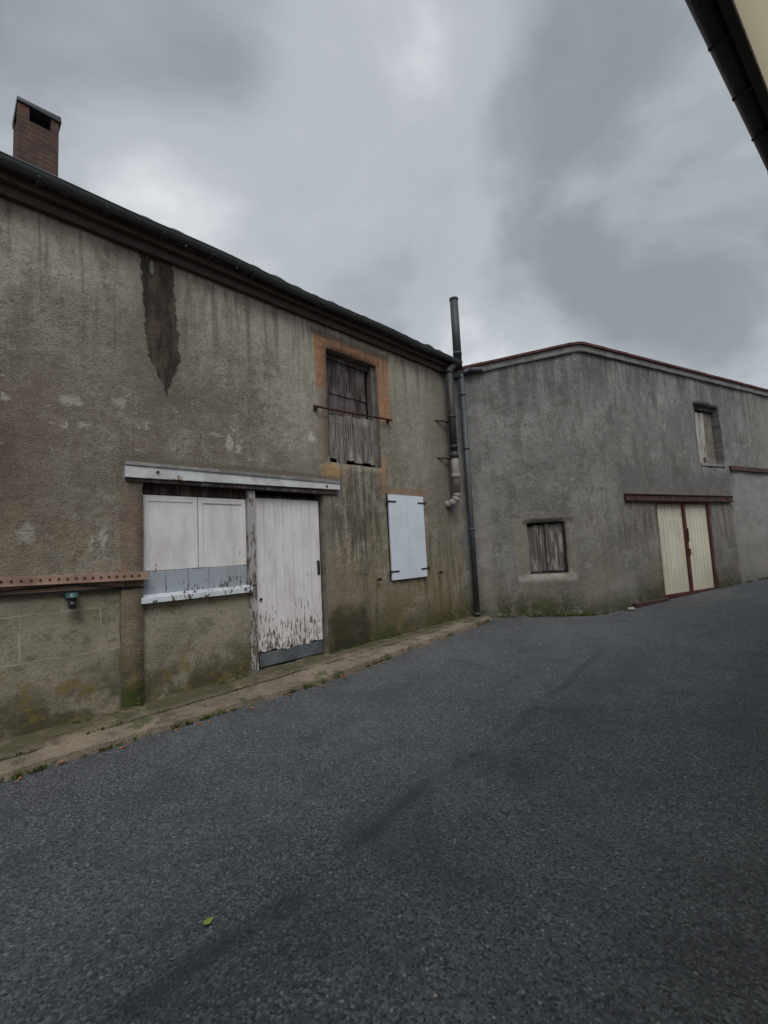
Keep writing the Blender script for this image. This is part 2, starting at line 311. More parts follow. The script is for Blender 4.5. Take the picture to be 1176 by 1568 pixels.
# ------------------------------------------------------------------ geometry helpers
def frame(x,y,az): return Matrix.Translation((x,y,0))@Matrix.Rotation(math.radians(90-az),4,'Z')
FA=frame(-2.5802,4.6955,44.87); FL=frame(1.5125,8.8068,98.93); FB=frame(3.9656,8.4213,62.05)
def empty(name,M=Matrix.Identity(4),parent=None):
    o=bpy.data.objects.new(name,None); scn.collection.objects.link(o); o.empty_display_size=.3
    if parent: o.parent=parent
    o.matrix_world=M; return o
class MB:
    def __init__(s): s.v=[];s.f=[];s.mi=[];s.mats=[];s.sm=[]
    def idx(s,m):
        if m not in s.mats: s.mats.append(m)
        return s.mats.index(m)
    def face(s,vs,m,sm=False):
        k=len(s.v); s.v+= [tuple(p) for p in vs]; s.f.append(list(range(k,k+len(vs)))); s.mi.append(s.idx(m)); s.sm.append(sm)
    def hexa(s,pts,m):
        k=len(s.v); s.v+=[tuple(p) for p in pts]
        for q in ((3,2,1,0),(4,5,6,7),(0,1,5,4),(1,2,6,5),(2,3,7,6),(3,0,4,7)):
            s.f.append([k+i for i in q]); s.mi.append(s.idx(m)); s.sm.append(False)
    def box(s,u0,u1,y0,y1,z0,z1,m,j=0.):
        r=lambda: random.uniform(-j,j)
        s.hexa([(a+r(),b+r(),c+r()) for (a,b,c) in ((u0,y0,z0),(u1,y0,z0),(u1,y1,z0),(u0,y1,z0),(u0,y0,z1),(u1,y0,z1),(u1,y1,z1),(u0,y1,z1))],m)
    def cyl(s,p0,p1,r,m,seg=20,r1=None,cap=True):
        p0=Vector(p0);p1=Vector(p1);d=(p1-p0).normalized(); r1=r if r1 is None else r1
        a=d.orthogonal().normalized(); b=d.cross(a); k=len(s.v)
        for P,rr in ((p0,r),(p1,r1)):
            for i in range(seg):
                t=2*math.pi*i/seg; s.v.append(tuple(P+(a*math.cos(t)+b*math.sin(t))*rr))
        for i in range(seg):
            s.f.append([k+i,k+(i+1)%seg,k+seg+(i+1)%seg,k+seg+i]); s.mi.append(s.idx(m)); s.sm.append(True)
        if cap:
            s.f.append([k+i for i in range(seg)][::-1]); s.mi.append(s.idx(m)); s.sm.append(False)
            s.f.append([k+seg+i for i in range(seg)]); s.mi.append(s.idx(m)); s.sm.append(False)
    def tube(s,pts,r,m,seg=16):
        for a,b in zip(pts,pts[1:]): s.cyl(a,b,r,m,seg)
        for p in pts[1:-1]: s.ball(p,r,m)
    def ball(s,c,r,m,sx=1,sy=1,sz=1,n=10):
        k=len(s.v); c=Vector(c)
        for i in range(n+1):
            th=math.pi*i/n
            for j in range(n*2):
                ph=math.pi*j/n
                s.v.append((c.x+r*sx*math.sin(th)*math.cos(ph),c.y+r*sy*math.sin(th)*math.sin(ph),c.z+r*sz*math.cos(th)))
        for i in range(n):
            for j in range(n*2):
                a=k+i*n*2+j; b=k+i*n*2+(j+1)%(n*2)
                s.f.append([a,a+n*2,b+n*2,b]); s.mi.append(s.idx(m)); s.sm.append(True)
    def obj(s,name,parent=None,M=None,bevel=0.):
        me=bpy.data.meshes.new(name); me.from_pydata(s.v,[],s.f)
        for m in s.mats: me.materials.append(m)
        me.polygons.foreach_set('material_index',s.mi); me.polygons.foreach_set('use_smooth',s.sm); me.update()
        o=bpy.data.objects.new(name,me); scn.collection.objects.link(o)
        if parent: o.parent=parent
        if M is not None: o.matrix_world=M
        if bevel:
            b=o.modifiers.new('bevel','BEVEL'); b.width=bevel; b.segments=2; b.limit_method='ANGLE'
        return o

def wall(name,u0,u1,z0,ztop,ops,mat,parent,M,depth=.25,step=.12,amp=.012,seed=0,rev=None,bend=None):
    rev=rev or mat
    def cuts(a,b,xs):
        xs=sorted({a,b,*[x for x in xs if a<x<b]}); o=[]
        for p,q in zip(xs,xs[1:]):
            n=max(1,round((q-p)/step)); o+=[p+(q-p)*i/n for i in range(n)]
        return o+[b]
    zr=5.0
    U=cuts(u0,u1,[x for o in ops for x in o[:2]]); Z=cuts(z0,zr,[x for o in ops for x in o[2:4]])
    n2=3
    tf=ztop if callable(ztop) else (lambda u:ztop)
    nz=len(Z)+n2; vs=[]
    for u in U:
        for k in range(nz):
            z=Z[k] if k<len(Z) else zr+(tf(u)-zr)*(k-len(Z)+1)/n2
            y=amp*mn.fractal(Vector((u*1.3+seed,z*1.3,seed)),1,2,4)
            du=dz=0
            if any(o[0]-.01<=u<=o[1]+.01 and o[2]-.01<=z<=o[3]+.01 for o in ops):
                du=.012*mn.noise(Vector((u*9,z*9,seed+3))); dz=.012*mn.noise(Vector((u*9,z*9,seed+9)))
            vs.append((u+du,y,z+dz))
    nu=len(U); fs=[]; inside=lambda i,k:(0<=i<nu-1 and 0<=k<nz-1 and k<len(Z)-1 and any(o[0]<(U[i]+U[i+1])/2<o[1] and o[2]<(Z[k]+Z[k+1])/2<o[3] for o in ops))
    mi=[]; back={}
    def bk(i):
        if i not in back: back[i]=len(vs); vs.append((vs[i][0],depth,vs[i][2]))
        return back[i]
    for i in range(nu-1):
        for k in range(nz-1):
            a,b,c,d=i*nz+k,(i+1)*nz+k,(i+1)*nz+k+1,i*nz+k+1
            if inside(i,k): continue
            fs.append([a,b,c,d]); mi.append(0)
            for (di,dk,p,q) in ((-1,0,a,d),(1,0,b,c),(0,-1,a,b),(0,1,d,c)):
                if inside(i+di,k+dk): fs.append([p,q,bk(q),bk(p)]); mi.append(1)
    flat=list(vs)
    if bend: vs=[bend(*p) for p in vs]
    me=bpy.data.meshes.new(name); me.from_pydata(vs,[],fs); me.materials.append(mat); me.materials.append(rev)
    me.polygons.foreach_set('material_index',mi); me.update()
    uv=me.uv_layers.new(name='UVMap')
    for lp in me.loops:
        p=flat[lp.vertex_index]; uv.data[lp.index].uv=(p[0],p[2])
    bm=bmesh.new(); bm.from_mesh(me); bmesh.ops.recalc_face_normals(bm,faces=bm.faces); bm.to_mesh(me); bm.free()
    for p in me.polygons: p.use_smooth=(p.material_index==0)
    o=bpy.data.objects.new(name,me); scn.collection.objects.link(o); o.parent=parent; o.matrix_world=M
    return o

# ------------------------------------------------------------------ HOUSE A (left)
HA=empty('plastered_stone_house',FA)
opsA=[(.02,2.42,.0,2.5),(2.57,3.65,2.95,4.71),(-2.3,-.19,.0,1.40)]
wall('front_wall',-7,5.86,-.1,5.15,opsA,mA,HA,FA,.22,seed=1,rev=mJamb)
b=MB()
b.box(.0,1.27,.045,.3,-.1,1.15,mInf); b.box(-2.4,-.15,.05,.3,-.1,1.45,mInf)
b.obj('block_infill',HA,FA)
b=MB(); b.box(-.05,2.5,.215,.26,-.1,2.6,mDarkIn); b.box(2.5,3.7,.213,.26,2.9,4.8,mDarkIn)
b.obj('opening_backs',HA,FA)
b=MB()
b.box(-7,-6.8,.25,7,-.1,5.3,mJamb); b.box(5.66,5.86,.25,7,-.1,5.3,mJamb); b.box(-7,5.86,7,7.2,-.1,5.3,mJamb)
b.obj('other_walls',HA,FA)
b=MB(); n=14
for i in range(n):
    ua=-.16+2.86*i/n; ub=-.16+2.86*(i+1)/n
    za=2.49+.04*i/n
    b.box(ua,ub,-.055,.02,za,za+.125,mLint)
b.box(-.16,2.70,-.068,.02,2.618,2.66,mCem,.004)
b.box(-.15,2.68,-.03,.06,2.455,2.50,mOldD)
for u in (.15,2.45): b.cyl((u,-.055,2.565),(u,-.068,2.565),.016,mBlk,10)
b.obj('white_steel_lintel',HA,FA,.003)
b=MB()
b.box(.04,.625,.075,.105,1.50,2.33,mPan); b.box(.635,1.235,.08,.11,1.50,2.33,mPan)
for (a,c) in ((.04,.625),(.635,1.235)):
    b.box(a,a+.055,.066,.08,1.503,2.325,mPan); b.box(c-.055,c,.068,.08,1.503,2.325,mPan)
    b.box(a+.055,c-.055,.067,.08,2.26,2.325,mPan)
b.box(.03,1.24,.105,.14,2.3,2.46,mOldD)
for i in range(5):
    a=.03+i*.242; b.box(a,a+.238,.07,.10,1.235,1.495,mBlue,.002)
b.obj('white_folding_shutters',HA,FA,.004)
b=MB(); b.box(.0,1.26,-.03,.08,1.165,1.225,mSill,.003); b.box(.02,1.25,.03,.075,1.225,1.25,mSill)
for u in (.1,.65,1.2): b.box(u,u+.05,-.036,-.02,1.17,1.19,mKick)
b.obj('window_sill',HA,FA,.004)
b=MB(); b.box(1.25,1.345,.02,.10,.12,2.45,mPost,.003); b.box(1.275,1.32,.005,.02,1.25,2.4,mPost)
b.obj('door_post',HA,FA,.005)
b=MB(); ws=[.14,.16,.13,.15,.155,.14,.16]; tot=sum(ws); u=1.36; k=1.03/tot
for w in ws:
    w*=k; zb=.40+random.uniform(-.015,.03)
    y=.085+random.uniform(-.003,.003)
    b.box(u+.002,u+w-.003,y,y+.03,zb,2.36,mDoor,.001)
    for q in range(3):
        a=u+.002+(w-.005)*q/3; b.box(a,a+(w-.005)/3,y+.001,y+.028,zb-random.uniform(.0,.05),zb+.0,mDoor)
    u+=w
b.box(1.36,2.40,.117,.14,.3,2.4,mOldD)
b.box(1.40,2.385,.095,.12,.20,.37,mKick,.004); b.box(1.36,2.42,.03,.13,.08,.17,mKick,.006)
b.box(2.33,2.37,.07,.09,1.3,1.5,mBlk); b.cyl((1.42,.08,1.05),(1.42,.06,1.05),.018,mBlk,10)
b.obj('peeling_plank_door',HA,FA,.003)
b=MB(); u=2.60
for i,w in enumerate((.17,.2,.16,.19,.17,.14)):
    zt=3.72+random.uniform(-.02,.05); zb_=2.99+random.uniform(-.03,.05)
    b.box(u,u+w-.012,.07+random.uniform(-.010,.010),.095,zb_,zt,mOldW,.007); u+=w
u=2.60
for i,w in enumerate((.2,.19,.17,.2,.16)):
    b.box(u,u+w-.010,.155+random.uniform(-.006,.006),.185,3.6,4.68,mOldD,.005); u+=w
b.box(2.585,3.64,.12,.2,4.62,4.72,mOldD,.004); b.box(2.575,2.63,.06,.2,2.97,4.7,mOldD,.004); b.box(3.585,3.65,.07,.2,2.97,4.7,mJamb,.004)
b.box(2.72,3.5,.14,.155,4.08,4.17,mOldD,.004)
b.obj('old_wooden_loft_shutters',HA,FA,.003)
b=MB(); b.cyl((2.30,-.075,3.72),(3.88,-.075,3.79),.017,mRust,10)
for u,z in ((2.33,3.722),(3.84,3.788)): b.cyl((u,.05,z),(u,-.09,z),.02,mRust,10); b.box(u-.03,u+.03,-.02,.02,z-.04,z+.04,mRust)
b.obj('iron_bar',HA,FA)
b=MB()
for a,c in ((3.735,4.17),(4.178,4.62)):
    b.box(a,c,-.05,-.018,1.10,2.52,mShut)
b.box(3.72,4.64,-.018,.02,1.09,2.53,mDarkIn)
for z in (1.24,2.40):
    b.box(3.66,3.90,-.058,-.050,z-.014,z+.014,mBlk); b.box(4.46,4.69,-.058,-.050,z-.014,z+.014,mBlk)
    b.cyl((3.69,-.05,z-.035),(3.69,-.05,z+.035),.014,mBlk,10); b.cyl((4.665,-.05,z-.035),(4.665,-.05,z+.035),.014,mBlk,10)
b.box(4.15,4.20,-.056,-.05,1.78,1.84,mShut)
b.obj('white_window_shutters',HA,FA,.003)
b=MB()
for u in (3.42,4.98):
    b.cyl((u,.02,1.14),(u,-.09,1.14),.010,mBlk,8); b.box(u-.045,u+.02,-.10,-.088,1.12,1.17,mBlk)
b.obj('shutter_stays',HA,FA)
b=MB()
b.box(-5,.02,-.045,.03,1.455,1.53,mRail,.0); b.box(-5,.02,-.062,-.03,1.448,1.458,mRail); b.box(-5,-.19,-.0,.06,1.38,1.446,mRail)
b.box(-5,.0,.0,.05,1.36,1.378,mBlk)
for i in range(72):
    u=-4.9+i*.068; b.cyl((u,-.045,1.494),(u,-.053,1.494),.011,mRust,8)
b.obj('riveted_steel_beam',HA,FA@Matrix.Rotation(math.radians(1.4),4,'Y')@Matrix.Translation((0,0,-.03)),.002)
b=MB(); b.tube([(-5,-.02,1.43),(-1.2,-.02,1.405),(-.6,-.022,1.42),(-.2,-.02,1.36),(-.02,-.02,1.36)],.006,mBlk,8)
b.obj('cable',HA,FA)
b=MB()
b.box(-7.1,5.86,-.06,.25,5.05,5.15,mCor); b.box(-7.1,5.86,-.13,.25,5.15,5.235,mCor)
b.obj('brick_cornice',HA,FA,.004)
def gutter(b,x0,x1,yc,zc,r,m,n=10,wv=.012):
    k=60
    def P(i,t,rr):
        u=x0+(x1-x0)*i/k; w=wv*mn.noise(Vector((u*.7,1,0)))
        return (u,yc+rr*math.cos(t),zc+w+rr*math.sin(t))
    for i in range(k):
        for j in range(n):
            t0=math.pi+math.pi*j/n; t1=math.pi+math.pi*(j+1)/n
            b.face([P(i,t0,r),P(i+1,t0,r),P(i+1,t1,r),P(i,t1,r)],m,True)
            b.face([P(i,t1,r-.004),P(i+1,t1,r-.004),P(i+1,t0,r-.004),P(i,t0,r-.004)],m,True)
        p=P(i,math.pi,r); q=P(i+1,math.pi,r); b.cyl(p,q,.008,m,8,cap=False)
b=MB(); gutter(b,-7.2,5.80,-.235,5.270,.060,mZinc,wv=.035)
u=-7
while u<5.8: b.box(u,u+.02,-.30,-.15,5.200,5.208,mZinc); u+=.55
b.obj('zinc_gutter',HA,FA)
def tiles(b,u0,u1,y0,y1,z0,slope,per,amp,m,row=.33):
    nr=int((y1-y0)/row); nu=int((u1-u0)/per)
    for r in range(nr):
        for i in range(nu):
            ua=u0+i*per; off=random.uniform(-.02,.02); lift=random.uniform(0,.014)+.03*mn.noise(Vector((ua*.8,r,3)))
            ya=y0+r*row+off; yb=ya+row+.06
            seg=6
            for s in range(seg):
                a0=s/seg; a1=(s+1)/seg
                def pt(a,y,ex=0):
                    hh=amp*math.sin(math.pi*a); yy=y-y0
                    return (ua+per*a,y,z0+yy*slope+hh+lift+(.012 if y==ya else 0)+ex)
                b.face([pt(a0,ya),pt(a1,ya),pt(a1,yb),pt(a0,yb)],m,True)
                b.face([pt(a0,ya,-.018),pt(a1,ya,-.018),pt(a1,ya),pt(a0,ya)],m)
b=MB(); tiles(b,-7.2,5.86,-.25,.9,5.268,.20,.32,.034,mTile)
b.face([(-7.2,.8,5.48),(5.86,.8,5.48),(5.86,3.6,6.22),(-7.2,3.6,6.22)],mTile)
b.face([(-7.2,3.6,6.22),(5.86,3.6,6.22),(5.86,7.3,5.3),(-7.2,7.3,5.3)],mTile)
b.face([(-7.2,-.18,5.24),(5.86,-.18,5.24),(5.86,.9,5.25),(-7.2,.9,5.25)],mOldD)
for uu in (-7,5.86): b.face([(uu,0,5.2),(uu,3.6,6.2),(uu,7.2,5.2)],mJamb)
b.obj('tiled_roof',HA,FA)
b=MB(); x0,x1,y0,y1=-.98,-.58,1.2,1.66
b.box(x0,x1,y0,y1,5.3,6.98,mChim)
b.box(x0,x0+.11,y0,y0+.11,6.98,7.15,mChim); b.box(x1-.08,x1,y0,y0+.11,6.98,7.15,mChim)
b.box(x0,x0+.11,y1-.11,y1,6.98,7.15,mChim); b.box(x1-.08,x1,y1-.11,y1,6.98,7.15,mChim)
b.box(x0+.12,x1-.1,y0+.12,y1-.12,6.98,7.1,mDarkIn)
b.box(x0-.015,x1+.02,y0-.02,y1+.02,7.15,7.22,mPipe,.010)
b.obj('brick_chimney',HA,FA,.004)
b=MB()
b.cyl((5.80,-.18,5.18),(5.80,-.18,6.62),.083,mPipe,28); b.cyl((5.80,-.18,6.60),(5.80,-.18,6.645),.090,mPipe,28)
b.cyl((5.80,-.18,5.45),(5.80,-.18,5.50),.09,mPipe,28)
b.obj('stove_flue',HA,FA)
b=MB()
b.cyl((5.50,-.16,3.42),(5.50,-.16,5.10),.072,mPipe,20); b.tube([(5.50,-.16,5.05),(5.64,-.17,5.2),(5.80,-.18,5.3)],.072,mPipe,20)
for z in (3.5,4.1,5.0): b.cyl((5.50,-.16,z),(5.50,-.16,z+.05),.082,mPipe,20)
b.cyl((5.50,-.16,2.62),(5.50,-.16,3.42),.072,mFib,24); b.cyl((5.50,-.16,3.30),(5.50,-.16,3.42),.082,mPipe,24)
b.cyl((5.50,-.16,2.90),(5.50,-.16,3.0),.082,mFib,24)
b.tube([(5.50,-.16,2.62),(5.49,-.155,2.54),(5.45,-.13,2.46),(5.40,-.06,2.42),(5.37,.04,2.41)],.070,mFib,20)
for z in (5.04,4.03,3.3):
    b.cyl((5.12,.03,z),(5.46,-.13,z),.016,mRust,8); b.box(5.40,5.6,-.10,-.06,z-.015,z+.015,mRust)
b.obj('old_vent_pipe',HA,FA)
b=MB()
b.box(-.66,-.56,-.05,.05,1.30,1.345,mTeal); b.cyl((-.61,-.06,1.30),(-.61,-.06,1.345),.055,mTeal,16,.03)
b.cyl((-.61,-.06,1.27),(-.61,-.06,1.30),.035,mBlk,16); b.ball((-.61,-.06,1.235),.038,mGls,1,1,1.15)
b.obj('wall_lamp',None,FA,.004)

# ------------------------------------------------------------------ OUTBUILDING B
HB=empty('grey_outbuilding',FB)
ltop=lambda u:5.07+.112*u
T_=.22; PH=math.radians(36.88); RR=T_/math.tan(PH/2)
def bend(u,y,z):
    if u>=T_: return (u,y,z)
    if u<=-T_:
        return (u*math.cos(PH)+y*math.sin(PH),-u*math.sin(PH)+y*math.cos(PH),z)
    f=(T_-u)/(2*T_)*PH
    return (T_-RR*math.sin(f)+y*math.sin(f),RR-RR*math.cos(f)+y*math.cos(f),z)
def btop(u):
    return 5.33 if u>=0 else ltop(2.48+u)-.018
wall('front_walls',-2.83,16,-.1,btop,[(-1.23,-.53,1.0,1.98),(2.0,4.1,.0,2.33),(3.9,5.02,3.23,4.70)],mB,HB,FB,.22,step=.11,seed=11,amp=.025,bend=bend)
b=MB(); b.box(1.2,2.0,.19,.24,.9,2.1,mDarkIn)
u=1.27
for w,m in ((.12,mDkW),(.09,mDkW),(.11,mDkW),(.10,mDkW),(.12,mDkW),(.12,mDkW)):
    b.box(u,u+w-.006,.10+random.uniform(-.005,.005),.125,1.03+random.uniform(0,.02),1.93+random.uniform(-.02,.03),m,.004); u+=w
b.box(1.24,1.27,.06,.15,1.0,1.98,mCem,.003); b.box(1.92,1.95,.06,.15,1.0,1.98,mBlk,.003); b.box(1.25,1.95,.05,.15,.99,1.03,mBlk,.004)
b.box(1.58,1.60,.085,.10,1.03,1.93,mBlk)
b.obj('weathered_window_shutter',HB,FL,.003)
b=MB()
def run(b,us,ya,yb,d0,d1,m,f=bend):
    for a,c in zip(us,us[1:]):
        j=random.uniform(-.004,.004)
        pts=[f(a,ya,btop(a)+d0+j),f(c,ya,btop(c)+d0+j),f(c,yb,btop(c)+d0),f(a,yb,btop(a)+d0),f(a,ya,btop(a)+d1+j),f(c,ya,btop(c)+d1+j),f(c,yb,btop(c)+d1),f(a,yb,btop(a)+d1)]
        b.hexa(pts,m)
us=[-2.6,-2.2,-1.7,-1.2,-.7,-.22,-.13,-.05,.04,.13,.22]
x=.22
while x<16: x+=random.uniform(.8,1.2); us.append(x)
run(b,us,-.035,.25,-.02,.09,mCem)
us2=[-2.6+i*.25 for i in range(10)]+[-.22,-.13,-.05,.04,.13,.22]+[.22+.25*i for i in range(1,63)]
us2=sorted(set(round(x,3) for x in us2 if not(-.3<x<-.23)))
run(b,us2,-.08,.28,.093,.14,mRed)
run(b,us2,-.05,-.036,-.045,-.02,mZinc)
b.obj('eave_coping',HB,FB)
b=MB()
b.face([(-.0,.2,5.44),(16,.2,5.44),(16,5,6.1),(-.0,5,6.1)],mRed)
b.face([(0,.2,5.43),(0,5,6.1),(-2.1,3.0,5.2),(-2.1,1.6,5.15)],mRed)
b.obj('roof',HB,FB)
b=MB(); b.box(-.0,16,6,6.2,-.1,5.4,mCem); b.box(15.8,16,.25,6,-.1,5.4,mCem); b.obj('rear_walls',HB,FB)
b=MB(); b.box(.97,5.08,-.05,.03,2.345,2.49,mRustB,.003); b.box(.96,5.09,-.075,-.05,2.345,2.365,mRustB); b.box(.96,5.09,-.075,-.05,2.47,2.49,mRustB)
b.box(5.2,16,-.05,.03,3.13,3.245,mRustB,.003); b.box(5.2,16,-.07,-.05,3.13,3.15,mRustB)
for u in (1.25,2.1,3.0,3.9,4.8): b.cyl((u,-.05,2.42),(u,-.07,2.42),.02,mRust,8)
b.obj('steel_beams',HB,FB,.003)
b=MB()
b.box(2.0,4.1,.215,.28,0,2.4,mDarkIn)
b.box(2.0,2.07,.02,.1,.25,2.34,mMar); b.box(4.035,4.1,.02,.1,.25,2.34,mMar); b.box(3.03,3.115,.015,.1,.3,2.34,mMar); b.box(2.07,4.04,.02,.1,2.29,2.34,mMar)
b.box(2.07,3.03,.018,.1,.30,.37,mMar); b.box(3.115,4.04,.018,.1,.30,.37,mMar)
for a,c in ((2.07,3.03),(3.115,4.035)):
    n=7; w=(c-a)/n
    for i in range(n):
        p=a+i*w
        pr=[(0,.07),(.70,.07),(.76,.052),(.94,.052),(1,.07)]
        for (s0,y0_),(s1,y1_) in zip(pr,pr[1:]):
            b.face([(p+s0*w,y0_,.37),(p+s1*w,y1_,.37),(p+s1*w,y1_,2.29),(p+s0*w,y0_,2.29)],mCream)
b.box(3.035,3.11,-.02,.015,1.15,1.30,mMar); b.cyl((3.075,-.03,1.22),(3.075,.01,1.22),.02,mBlk,10); b.box(3.06,3.09,-.025,.0,1.45,1.75,mRust)
b.box(.9,2.0,-.10,-.0,.20,.32,mRustB,.008)
b.obj('cream_garage_door',HB,FB)
b=MB(); b.box(3.8,5.1,.215,.3,3.1,4.8,mDarkIn)
u=3.99
for w in (.17,.16,.15,.09): b.box(u,u+w-.008,.14,.165,3.3,4.55,mGrW,.006); u+=w
b.box(3.92,5.0,.10,.2,4.60,4.69,mOldD,.004); b.box(4.6,5.0,.18,.21,3.25,4.66,mJamb); b.box(3.95,5.02,-.02,.2,3.2,3.26,mCem,.006); b.box(4.35,4.8,.08,.2,3.26,3.42,mOldW,.01)
b.obj('loft_opening',HB,FB,.003)
b=MB()
b.tube([(.62,-.09,5.10),(.34,-.10,5.12),(.20,-.10,5.05),(.20,-.10,4.9)],.045,mPipe2,18)
b.cyl((.20,-.10,.24),(.20,-.10,4.95),.052,mPipe2,20)
for z in (.28,1.9,3.5,4.6): b.cyl((.20,-.10,z),(.20,-.10,z+.04),.06,mPipe2,20)
b.obj('downpipe',HB,FL)

# ------------------------------------------------------------------ house on the right with a cream awning over the street
az=51.0; zE=3.9
FR=Matrix.Rotation(math.radians(90-az),4,'Z')
HR=empty('cream_house',FR)
yo=.458
b=MB(); b.box(-6,13,-.7,-.6,-.1,zE+.6,mCrm); b.box(-6,13,-6,-5.9,-.1,zE+.6,mCrm); b.box(12.9,13,-5.9,-.7,-.1,zE+.6,mCrm); b.box(-6,-5.9,-5.9,-.7,-.1,zE+.6,mCrm); b.obj('walls',HR,FR)
b=MB(); b.face([(-6,-.6,zE+.12),(13,-.6,zE+.12),(13,yo-.128,zE+.01),(-6,yo-.128,zE+.01)],mAwn)
b.obj('awning_sheet',HR,FR)
b=MB(); b.box(-6,13,yo-.13,yo-.09,zE-.03,zE+.14,mBrn); gutter(b,-6,13,yo-.045,zE+.06,.055,mBrn)
u=-5.9
while u<13: b.box(u,u+.018,yo-.105,yo+.002,zE+.0,zE+.006,mBrn); u+=.4
b.obj('gutter',HR,FR)
b=MB(); b.face([(-6,-.5,zE+.6),(13,-.5,zE+.6),(13,-3.3,zE+1.5),(-6,-3.3,zE+1.5)],mTile); b.face([(-6,-6.2,zE+.6),(13,-6.2,zE+.6),(13,-3.3,zE+1.5),(-6,-3.3,zE+1.5)],mTile); b.obj('roof',HR,FR)

# ------------------------------------------------------------------ ground
def h(x,y): 
    return .036*max(0,min(y,25)-3)+.018*max(0,min(x,20)-3.5)
def grid(name,x0,x1,y0,y1,st,dz,mat,amp=0.,hole=None):
    nx=int((x1-x0)/st); ny=int((y1-y0)/st); vs=[];fs=[]
    for i in range(nx+1):
        for j in range(ny+1):
            x=x0+i*st;y=y0+j*st; q=-1.2 if hole and hole[0]<x<hole[1] and hole[2]<y<hole[3] else 0
            vs.append((x,y,h(x,y)+dz+q+amp*mn.noise(Vector((x*.8,y*.8,0)))))
    for i in range(nx):
        for j in range(ny):
            a=i*(ny+1)+j; fs.append([a,a+ny+1,a+ny+2,a+1])
    me=bpy.data.meshes.new(name); me.from_pydata(vs,[],fs); me.materials.append(mat)
    for p in me.polygons: p.use_smooth=True
    o=bpy.data.objects.new(name,me); scn.collection.objects.link(o); return o
grid('road',-30,40,-24,36,.4,0,mAsp,.012)
grid('ground',-600,600,-600,600,10,-.12,mGr,hole=(-25,35,-19,31))
b=MB(); N=120; rows=6
W=[(-7,.55),(-1.14,.58),(0,.66),(1.76,.78),(3.24,.68),(5.33,.58),(5.9,.5)]
def wd(u):
    for (a,p),(c,q) in zip(W,W[1:]):
        if u<=c: return p+(q-p)*(u-a)/(c-a)
    return W[-1][1]
me_v=[];me_f=[]
for i in range(N+1):
    u=-7+12.86*i/N
    w=wd(u)+.03*mn.noise(Vector((u*3,0,0)))+.025*mn.noise(Vector((u*9,0,0)))
    zi=.15+.014*max(u,-3)
    P=FA@Vector((u,-w,0)); zo=h(P.x,P.y)+.055
    for r in range(rows+1):
        t=r/rows; me_v.append((u,.30-(w+.30)*t,zi+(zo-zi)*max(0,(t*(w+.3)-.3)/w)+.014*mn.noise(Vector((u*4,t*3,2)))))
    me_v.append((u,-w-.015,h(P.x,P.y)-.05))
R=rows+2
for i in range(N):
    for r in range(R-1):
        a=i*R+r; me_f.append([a+1,a,a+R,a+R+1][::-1])
me=bpy.data.meshes.new('pavement'); me.from_pydata(me_v,[],me_f); me.materials.append(mPav)
bm=bmesh.new(); bm.from_mesh(me); bmesh.ops.recalc_face_normals(bm,faces=bm.faces); bm.to_mesh(me); bm.free()
o=bpy.data.objects.new('pavement',me); scn.collection.objects.link(o); o.matrix_world=FA

b=MB()
def tuft(P,n,hh,m=mWeed):
    for _ in range(n):
        a=random.uniform(0,6.28); l=hh*random.uniform(.4,1.2); w=random.uniform(.004,.009); sp=random.uniform(.1,.9)*l
        d=Vector((math.cos(a),math.sin(a),0)); s=Vector((-d.y,d.x,0))*w; Q=P+d*random.uniform(0,.03)
        mid=Q+d*sp*.4+Vector((0,0,l*.7)); tip=Q+d*sp+Vector((0,0,l*.85))
        b.face([Q-s,Q+s,mid+s,mid-s],m); b.face([mid-s,mid+s,tip],m)
for i in range(560):
    u=random.uniform(-4,5.7)
    k=random.random()
    w=wd(u)+.02 if k<.5 else (.03 if k<.75 else .34)
    if mn.noise(Vector((u*1.7,w*3,5)))<.03: continue
    P=FA@Vector((u,-w,0)); P.z=h(P.x,P.y)+.005 if w>.4 else (.145 if w<.1 else .11)+.014*u
    tuft(P,random.randint(4,10),random.uniform(.015,.055))
for i in range(260):
    if random.random()<.4: F,u=FL,random.uniform(.2,2.4)
    else: F,u=FB,random.uniform(0,9)
    if F is FB and 2<u<4.1: continue
    if mn.noise(Vector((u*1.7,7,5)))<-.05: continue
    P=F@Vector((u,-.05,0)); P.z=h(P.x,P.y); tuft(P,random.randint(4,9),random.uniform(.025,.07))
b.obj('weeds')
b=MB()
for i in range(110):
    u=random.uniform(1.5,6.2) if i<80 else random.uniform(-2,2); w=wd(min(u,5.8))+random.uniform(.0,.14)
    P=FA@Vector((u,-w,0)); P.z=h(P.x,P.y)+.014
    a=random.uniform(0,3); l=random.uniform(.012,.035)
    d=Vector((math.cos(a),math.sin(a),.2))*l; e=Vector((-math.sin(a),math.cos(a),.1))*l*.5
    b.face([P-d,P-e,P+d,P+e],mDry)
b.obj('dry_leaf_litter')
b=MB()
P=Vector((-.864,2.097,.012)); 
prof=[(-.022,0),(-.014,.012),(0,.017),(.012,.012),(.026,0),(.012,-.012),(0,-.017),(-.014,-.012)]
a=math.radians(50)
b.face([(P.x+x*math.cos(a)-y*math.sin(a),P.y+x*math.sin(a)+y*math.cos(a),P.z+.05*abs(y)+.006*(x*40)**2) for x,y in prof],mLeaf)
b.obj('fallen_leaf')
b=MB()
for i in range(60):
    if i<25:
        u=random.uniform(-1,6); P=FA@Vector((u,-wd(min(u,5.8))-random.uniform(.02,.3),0))
    else: P=Vector((random.uniform(-1.5,3),random.uniform(1.4,6),0))
    r=random.uniform(.003,.008); b.ball((P.x,P.y,h(P.x,P.y)+r*.4+.004),r,mStone,1.2,.9,.7,4)
